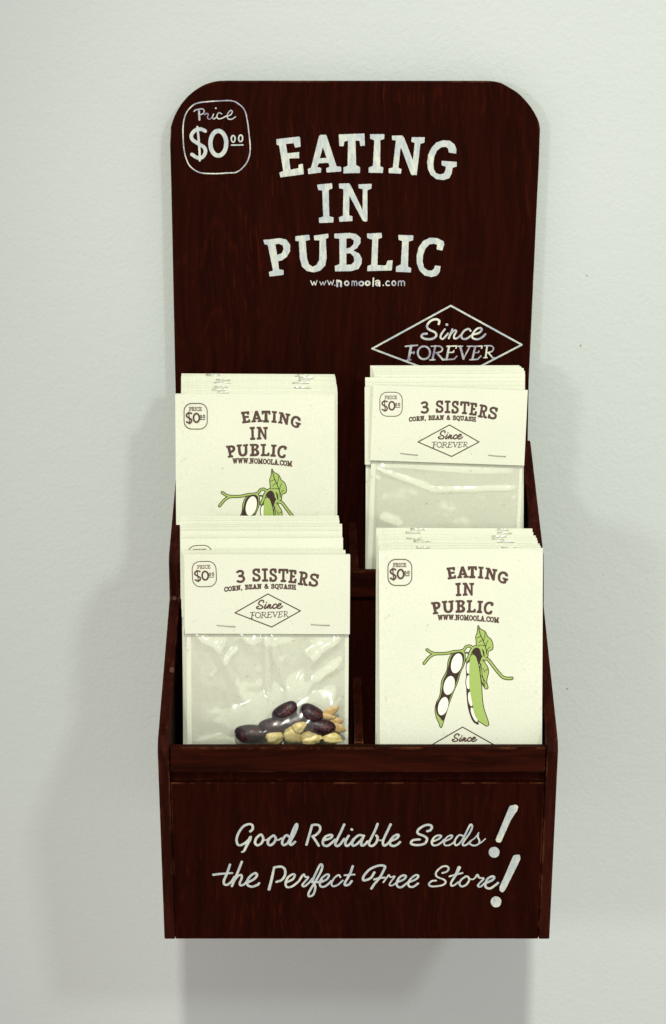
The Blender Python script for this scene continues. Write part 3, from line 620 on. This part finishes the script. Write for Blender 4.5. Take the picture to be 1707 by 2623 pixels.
# seed side
fr2, pr2, pc2 = badge(228, 262, 405, 453)
def letters(s, boxes, r):
    out = []
    for ch, (x0, y0, x1, y1, rot) in zip(s, boxes):
        g = place(text(ch, .1), (x0, y0, x1, y1)); cx, cy = (x0+x1)/2, (y0+y1)/2; a = math.radians(rot)
        g = mapped(g, lambda x, y: (cx+(x-cx)*math.cos(a)-(y-cy)*math.sin(a), cy+(x-cx)*math.sin(a)+(y-cy)*math.cos(a)), 1)
        for t in g: t['r'] = r
        out += g
    return out
sis = letters('3SISTERS', [(560,342,608,424,-2), (680,335,724,418,0), (750,337,780,420,1), (806,338,846,424,2), (872,344,930,428,3), (948,354,992,438,6), (1020,370,1078,458,10), (1100,386,1152,470,12)], 8.6)
cb = text('CORN, BEAN & SQUASH', .09, .18); cb = place(cb, (462, 448, 988, 484))
cb = mapped(cb, lambda x, y: (x, y+((x-725)/265)**2*15), 1)
for s0 in cb: s0['r'] = 4.2
em2 = emblem(530, 522, 1015, 772, 657, 692, 568, 884, 633, 642, 656, 922, 703, 780, 797, 657)
for s0 in em2[2]: s0['r'] = np.array(s0['r'])*1.0
def packet_print_seeds():
    objs = [print_sheet('printed_lettering', F_BR, ZT, sis, INK, .15, .08, .08), print_sheet('printed_lettering', F_BR, ZT, cb, INK, .13, .08),
            print_sheet('price_badge', F_BR, ZT, fr2+pc2, INK, .13), print_sheet('price_badge', F_BR, ZT, pr2, INK_GREY, .12), print_sheet('printed_emblem', F_BR, ZT, em2[0]+em2[1]+em2[2], INK, .13)]
    return objs

# ---- packet geometry
def sheet_card(name, x0, x1, z0, z1, y, t, curve=0, nz=10, nx=6, seed=0, wave=0):
    """thin card with thickness; y is the viewer side; curve bows the foot or head"""
    V = []; Fc = []
    for side in (0, 1):
        for j in range(nz+1):
            for i in range(nx+1):
                a = i/nx; c = j/nz; yy = y+curve*(2*a-1)**2+wave*math.sin(a*5+c*3+seed)
                V.append((x0+(x1-x0)*a, yy+(t if side else 0), z0+(z1-z0)*c))
    m = (nx+1)*(nz+1); id_ = lambda s, i, j: s*m+j*(nx+1)+i
    for j in range(nz):
        for i in range(nx):
            Fc.append([id_(0, i, j), id_(0, i+1, j), id_(0, i+1, j+1), id_(0, i, j+1)]); Fc.append([id_(1, i, j), id_(1, i, j+1), id_(1, i+1, j+1), id_(1, i+1, j)])
    for j in range(nz): Fc.append([id_(0, 0, j), id_(0, 0, j+1), id_(1, 0, j+1), id_(1, 0, j)]); Fc.append([id_(0, nx, j), id_(1, nx, j), id_(1, nx, j+1), id_(0, nx, j+1)])
    for i in range(nx): Fc.append([id_(0, i, 0), id_(1, i, 0), id_(1, i+1, 0), id_(0, i+1, 0)]); Fc.append([id_(0, i, nz), id_(0, i+1, nz), id_(1, i+1, nz), id_(1, i, nz)])
    return mesh_obj(name, V, Fc, CARD)
def bag_mesh(name, x0, x1, z0, z1, y, seedk, bulge, hills, folds, amp=1.0):
    nx, nz = 110, 118; V = []; Fc = []
    for j in range(nz+1):
        for i in range(nx+1):
            a = i/nx; c = j/nz; x = x0+(x1-x0)*a; z = z0+(z1-z0)*c
            e = min(1, min(a, 1-a)*14)*min(1, (1-c)*16+.15)
            h = bulge*math.sin(math.pi*min(max(a, 0), 1))**.6*(1-.6*c)
            for hx, hz, hr, hh in hills: h += hh*math.exp(-(((x-hx)/hr)**2+((z-hz)/(hr*.9))**2))
            for (ax, az, bx, bz, w, hh) in folds:
                lx, lz = bx-ax, bz-az; t = ((x-ax)*lx+(z-az)*lz)/(lx*lx+lz*lz)
                tt = min(max(t, 0), 1); dd = math.hypot(x-ax-tt*lx, z-az-tt*lz)
                h += hh*math.exp(-(dd/w)**2)*(1-.6*tt)
            h += amp*.55*(noise.noise(Vector((x*.06+seedk, z*.07, 1.3)))+.35*abs(noise.noise(Vector((x*.16, z*.12+seedk, 4.1)))))
            V.append((x, y-.3-max(0, h)*e, z))
    for j in range(nz):
        for i in range(nx):
            k = j*(nx+1)+i; Fc.append([k, k+1, k+nx+2, k+nx+1])
    return mesh_obj(name, V, Fc, FILM, None, True)
def staple(x, z, w, rot, y):
    pts = [(-w/2, 0), (w/2, 0)]; V = []; Fc = []; r = .32; n = 8
    path = [(-w/2, .5, 0), (-w/2, 0, 0), (0, -.12, 0), (w/2, 0, 0), (w/2, .5, 0)]
    for p in path:
        for k in range(n):
            a = 2*math.pi*k/n; V.append((p[0]+(r*math.cos(a) if abs(p[1]) > .3 else 0), p[1]+(0 if abs(p[1]) > .3 else r*math.cos(a)), p[2]+r*math.sin(a)))
    for i in range(len(path)-1):
        for k in range(n): Fc.append([i*n+k, i*n+(k+1) % n, (i+1)*n+(k+1) % n, (i+1)*n+k])
    c, s = math.cos(math.radians(rot)), math.sin(math.radians(rot))
    V = [(x+a*c-b*s, y+q_, z+a*s+b*c) for a, q_, b in V]
    return mesh_obj('staple', V, Fc, STEEL, None, True)
HZ = CH-48.5
def copy_tree(o, parent=None):
    c = o.copy(); col.objects.link(c); c.parent = parent
    for ch in o.children: copy_tree(ch, c)
    return c
# blank packets (their printed face is behind the next one): folded card + flap
def packet_base(kind, seedk=0):
    root = empty('seed_packet')
    if kind == 'public':
        c = sheet_card('card', -CW/2, CW/2, 0, CH, 0, .45, .5, seed=seedk, wave=.0); c.parent = root
        f = sheet_card('card_flap', -CW/2+.3, CW/2-.4, HZ, CH-.05, 2.0, .4, .2, seed=seedk); f.parent = root
        g = sheet_card('card_fold', -CW/2+.1, CW/2-.2, CH-.45, CH+.05, .3, 1.9, .0, 1); g.parent = root
    else:
        c = sheet_card('card', -CW/2+.6, CW/2-.6, 0, CH-1.2, 2.6, .45, .3, seed=seedk); c.parent = root
        f = sheet_card('card_flap', -CW/2, CW/2, HZ, CH, 0, .45, .0, seed=seedk); f.parent = root
        g = sheet_card('card_fold', -CW/2+.1, CW/2-.2, CH-.45, CH+.05, .3, 2.4, .0, 1); g.parent = root
    return root
def finish(root, frame, label, group): root.matrix_world = frame.matrix(); tag(root, label, 'seed packet', group); return root

pub = packet_base('public')
for o in packet_print_public(): o.parent = pub
bare_pub = packet_base('public', 2); bare_seed = packet_base('seeds', 3)
seedp = packet_base('seeds', 1)
for o in packet_print_seeds(): o.parent = seedp
s1 = staple(*F_BR.local(900+460*.32279, 920+753*.32279), 11.2, -5, -.3); s1.parent = seedp
s2 = staple(*F_BR.local(900+1158*.32279, 920+766*.32279), 11.2, -3, -.3); s2.parent = seedp
seedp2 = copy_tree(seedp)                                            # front left one keeps its own bag
bg1 = bag_mesh('bag', -CW/2+3.6, CW/2-2.6, 1, HZ+.6, 2.4, 3.0, 1.6, [(10, 10, 18, 3)],
               [(-46, HZ-5, -8, HZ-18, 1.5, 1.3), (-8, HZ-18, 46, HZ-15, 1.4, 1.6), (-40, HZ-2, 30, HZ-5, 2.5, 1.0), (-20, HZ-60, -34, HZ-48, 2.5, 1.2), (-45, HZ-12, -42, HZ-45, 2.2, 2.0), (-38, HZ-38, -30, HZ-41, 3, 1.4), (46, HZ-22, 41, HZ-52, 2.6, 1.2)], 1.0); bg1.parent = seedp
lc = lambda x, y: F_FL.local(420+x*.3357, 1600+y*.3357)
def fold(x0, y0, x1, y1, w, h):
    a = lc(x0, y0); b = lc(x1, y1); return (a[0], a[1], b[0], b[1], w, h)
hl = [lc(860, 780)+(17, 9.5), lc(1130, 760)+(19, 10.5), lc(660, 830)+(14, 7.5)]
bg2 = bag_mesh('bag', -CW/2+3.4, CW/2-2.8, 1, HZ+.6, 2.4, 9.0, 2.0, hl,
               [fold(210, 60, 420, 180, 3.2, 3.0), fold(420, 180, 600, 540, 2.6, 2.2), fold(640, 70, 690, 190, 4, 2.2), fold(775, 60, 800, 520, 1.6, 2.2), fold(790, 80, 960, 480, 3.2, 2.0), fold(1390, 75, 1150, 240, 4.0, 3.0), fold(1150, 240, 980, 560, 3.4, 1.8), fold(1370, 290, 1180, 400, 3.6, 3.0), fold(540, 200, 370, 390, 2.0, 1.4), fold(1180, 400, 960, 560, 3, 1.2), fold(420, 830, 240, 900, 1.4, 1.6), fold(540, 820, 420, 830, 1.8, 1.8), fold(1380, 560, 1310, 600, 1.8, 1.4), fold(700, 640, 780, 650, 1.6, 1.2)], 1.5)
bg2.parent = seedp2

ROWS = {
 'BL': dict(front=F_BL, kind='public', tr=[(858, 959), (859, 963), (860, 966), (861, 972), (861.5, 977), (863, 984.5), (864, 990), (864.5, 997), (865, 1003)], tlx=[478.5, 474, 469.5, 466, 463, 463, 462, 460, 459], Y0=-48),
 'BR': dict(front=F_BR, kind='seeds', tr=[(1331, 936), (1336, 939), (1342, 943), (1345, 950), (1345.5, 957), (1345, 968), (1344, 979), (1343, 989)], tlx=[949, 954, 957, 958, 960, 936, 937, 935], Y0=-48),
 'FL': dict(front=F_FL, kind='seeds', tr=[(868, 1321), (869, 1327), (870, 1333), (876.7, 1342.7), (877, 1349), (877, 1360), (879, 1377.5), (885.5, 1410.7)], tlx=[461.6, 462, 462, 457, 455, 455, 455, 463], Y0=-140),
 'FR': dict(front=F_FR, kind='public', tr=[(1364.5, 1354), (1366.7, 1363), (1373, 1372), (1376, 1378), (1378, 1384.5), (1383, 1393), (1386, 1399)], tlx=[965.8, 966, 966.5, 967, 967.5, 969, 970], Y0=-150),
}
WHERE = {'BL': 'upper left', 'BR': 'upper right', 'FL': 'lower left', 'FR': 'lower right'}
ORD = ['farthest back', 'second from back', 'third from back', 'fourth from back', 'fifth from back', 'sixth from back', 'seventh from back', 'eighth from back', 'ninth from back']
def tab_mesh(seed):
    r = random.Random(seed); V = []; Fc = []; n = 10; w = r.uniform(7, 11)
    for j in range(3):
        for i in range(n+1): V.append((-w/2+w*i/n, -.35-.35*r.random()*(1 if j == 1 else .3), -.42+.5*j+.05*r.random()))
    for j in range(2):
        for i in range(n): k = j*(n+1)+i; Fc.append([k, k+1, k+n+2, k+n+1])
    return V, Fc
def film_glints():
    m, nt, b = new_mat('painted_film_glints'); L = nt.links.new
    n = noise_tex(nt, coords(nt, (160, 160, 900)), 1.0, 3, .6)
    c = ramp(nt, n, [(.42, (.22, .21, .16)), (.50, (.60, .60, .46)), (.6, (.95, .95, .9))]).outputs[0]; L(c, b.inputs['Base Color'])  # white glints and the dark lines between them are painted as colour stripes
    b.inputs['Roughness'].default_value = .22; b.inputs['Specular IOR Level'].default_value = .8; return m
GLINTS = film_glints()
for key, r in ROWS.items():
    fr = r['front']; n = len(r['tr'])
    for i, ((tx, ty), lx) in enumerate(zip(r['tr'], r['tlx'])):
        f = i/n; Y = r['Y0']+(fr.tl[1]-r['Y0'])*f
        # all packets of a stack share the front one's size: the left corner follows from that
        kw = fr.w*.985
        a = P(tx-300, ty, Y); b = P(tx, ty, Y); px = 300/np.linalg.norm(b-a); wpx = kw*px
        if key == 'BR' and i < 5: wpx = tx-lx
        if key == 'BR' and i in (5, 6, 7): wpx = tx-lx if i else wpx
        footY = fr.org[1]+(n-i)*3.0
        lean = math.atan2((Y-footY), 148)
        dy = {'BL': .6, 'BR': -1.2, 'FL': -1, 'FR': 1.5}[key]
        F2 = Frame((tx-wpx+random.uniform(-1, 1), ty-dy+random.uniform(-2.2, 2.2)), (tx, ty), Y+random.uniform(-.5, .5), lean)
        src = bare_pub if r['kind'] == 'public' else (bare_seed)
        if key == 'FL' and i == 6: src = seedp
        o = copy_tree(src)
        lab = f"cream seed packet {ORD[i]} in the {WHERE[key]} stack, top edge showing"
        if key == 'FL' and i == 6: lab = 'cream packet with half a price badge showing, behind the lower left front packet'
        finish(o, F2, lab, f"seed packets stacked in the {WHERE[key]} pocket")
        if r['kind'] == 'public' and i != 5:
            for xx in ((-26, 28) if i in (0, 1, 3, 4, 6) else (28,) if i == 2 else (-24,)):
                V, Fc = tab_mesh(i*7+xx); t = mesh_obj('film_edge_glint', V, Fc, GLINTS); t.parent = o; t.location = ((xx+random.uniform(-3, 4))*S, 0, (CH-.7)*S)
finish(pub, F_FR, 'front packet of the lower right stack, bean drawing fully visible above the rail', 'seed packets stacked in the lower right pocket')
p2 = copy_tree(pub); finish(p2, F_BL, 'front packet of the upper left stack, bean drawing cut off by the packets below it', 'seed packets stacked in the upper left pocket')
finish(seedp, F_BR, 'front packet of the upper right stack, stapled 3 SISTERS card over an empty clear bag', 'seed packets stacked in the upper right pocket')
finish(seedp2, F_FL, 'front packet of the lower left stack, clear bag of dark beans and corn', 'seed packets stacked in the lower left pocket')
for base in (bare_pub, bare_seed):
    for ch in list(base.children): bpy.data.objects.remove(ch)
    bpy.data.objects.remove(base)

# ------------------------------------------------------------------ seeds in the lower left bag
def blob(name, rx, ry, rz, shape, mat, seed):
    nu, nv = 28, 16; V = []; Fc = []; r = random.Random(seed); ox = r.uniform(0, 50)
    for j in range(nv+1):
        th = math.pi*j/nv
        for i in range(nu):
            ph = 2*math.pi*i/nu; x = math.cos(th); y = math.sin(th)*math.cos(ph); z = math.sin(th)*math.sin(ph)
            nz_ = noise.noise(Vector((x*1.3+ox, y*1.3, z*1.3)))
            if shape == 'bean':
                s = 1+.04*nz_; X, Y_, Z = x*rx*s, y*ry*s, z*rz*s
                Z += -.22*rz*(1-x*x)*(.5) + .18*rz*x*x; Z += .16*rz*math.exp(-(x/.35)**2)*(1 if z < 0 else 0)
            elif shape == 'corn':
                s = 1+.22*nz_+.16*noise.noise(Vector((x*3+ox, y*3, z*3))); w = 1-.28*x; X = x*rx*s; Y_ = y*ry*s*w; Z = z*rz*s*w
                if x < 0: X *= 1-.18*math.exp(-((y*y+z*z)/.25))
                Y_ += .35*ry*math.exp(-((x+.15)**2+z*z)/.10)*(1 if y < 0 else 0)
            else:
                w = 1-.22*x; X = x*rx; Z = z*rz*w; rim = abs(z)
                Y_ = y*ry*(1-.35*math.exp(-((1-math.hypot(x, z))/.12)**2)); 
            V.append((X, Y_, Z))
    for j in range(nv):
        for i in range(nu): Fc.append([j*nu+i, j*nu+(i+1) % nu, (j+1)*nu+(i+1) % nu, (j+1)*nu+i])
    return mesh_obj(name, V, Fc, mat, None, True)
def put(o, x, y, off, rot, tilt, label, cat, group):
    d = ray(420+x*.3357, 1600+y*.3357); o0 = F_FL.org+F_FL.n*off; p = CAM+d*(((o0-CAM)@F_FL.n)/(d@F_FL.n))
    base = Matrix(((F_FL.ex[0], -F_FL.n[0], F_FL.up[0]), (F_FL.ex[1], -F_FL.n[1], F_FL.up[1]), (F_FL.ex[2], -F_FL.n[2], F_FL.up[2]))).to_4x4()
    o.matrix_world = Matrix.Translation([c*S for c in p]) @ base @ Matrix.Rotation(math.radians(-rot), 4, 'Y') @ Matrix.Rotation(math.radians(tilt), 4, 'X')
    tag(o, label, cat, group)
KB = .3357/4.36
beans = [(662, 832, 4.2, 0, 122, 70, 'dark mottled bean lying lowest and farthest left in the seed bag'), (838, 768, 4.8, 12, 112, 62, 'dark bean with red brown mottling, second from the left in the seed bag'), (925, 662, 5.5, 32, 105, 62, 'dark bean at the top left of the heap under white glare'),
         (1125, 680, 5.5, -28, 96, 68, 'dark bean upper right in the heap, touching the tan flat seeds'), (1195, 778, 6.5, -12, 115, 62, 'dark bean under the upper right one, above the yellow corn'), (1000, 735, 3.2, 5, 80, 48, 'dark bean half hidden in the middle of the heap')]
for i, (x, y, off, rot, rx, ry, lab) in enumerate(beans):
    put(blob('bean', rx*KB*1.02, ry*KB, ry*KB*1.12, 'bean', BEAN, i), x, y, off, rot, 20*(i % 3-1), lab, 'bean', 'dark beans in the lower left bag')
corns = [(845, 862, 7.5, 10, 62, 46, 'corn kernel at the bottom left of the corn, beside the lowest bean'), (985, 845, 7.5, -35, 66, 52, 'pale corn kernel second from the left on the bottom row'), (1036, 782, 9.0, 40, 52, 40, 'small curved corn kernel perched above the bottom row of corn'),
         (1125, 866, 8.5, 5, 76, 44, 'wide wrinkled corn kernel third along the bottom row'), (1285, 866, 7.5, -12, 72, 42, 'corn kernel at the right end of the bottom row')]
for i, (x, y, off, rot, rx, ry, lab) in enumerate(corns):
    put(blob('corn_kernel', rx*KB*1.12, ry*KB*.9, ry*KB*1.15, 'corn', CORN, 20+i), x, y, off, rot, 30*(i % 3-1), lab, 'corn kernel', 'corn kernels in the lower left bag')
sq = [(1268, 668, 4.0, 32, 82, 34, 'topmost flat tan squash seed at the right of the heap'), (1245, 700, 5.5, -8, 70, 22, 'narrow tan squash seed just under the topmost one'), (1310, 742, 3.6, 12, 62, 34, 'tan squash seed behind the right end of the lower dark bean'), (1330, 790, 5.0, -18, 62, 36, 'lowest tan squash seed above the rightmost corn kernel')]
for i, (x, y, off, rot, rx, ry, lab) in enumerate(sq):
    put(blob('squash_seed', rx*KB, 1.4, ry*KB*1.25, 'squash', SQUASH, 40+i), x, y, off, rot, 25, lab, 'squash seed', 'squash seeds in the lower left bag')
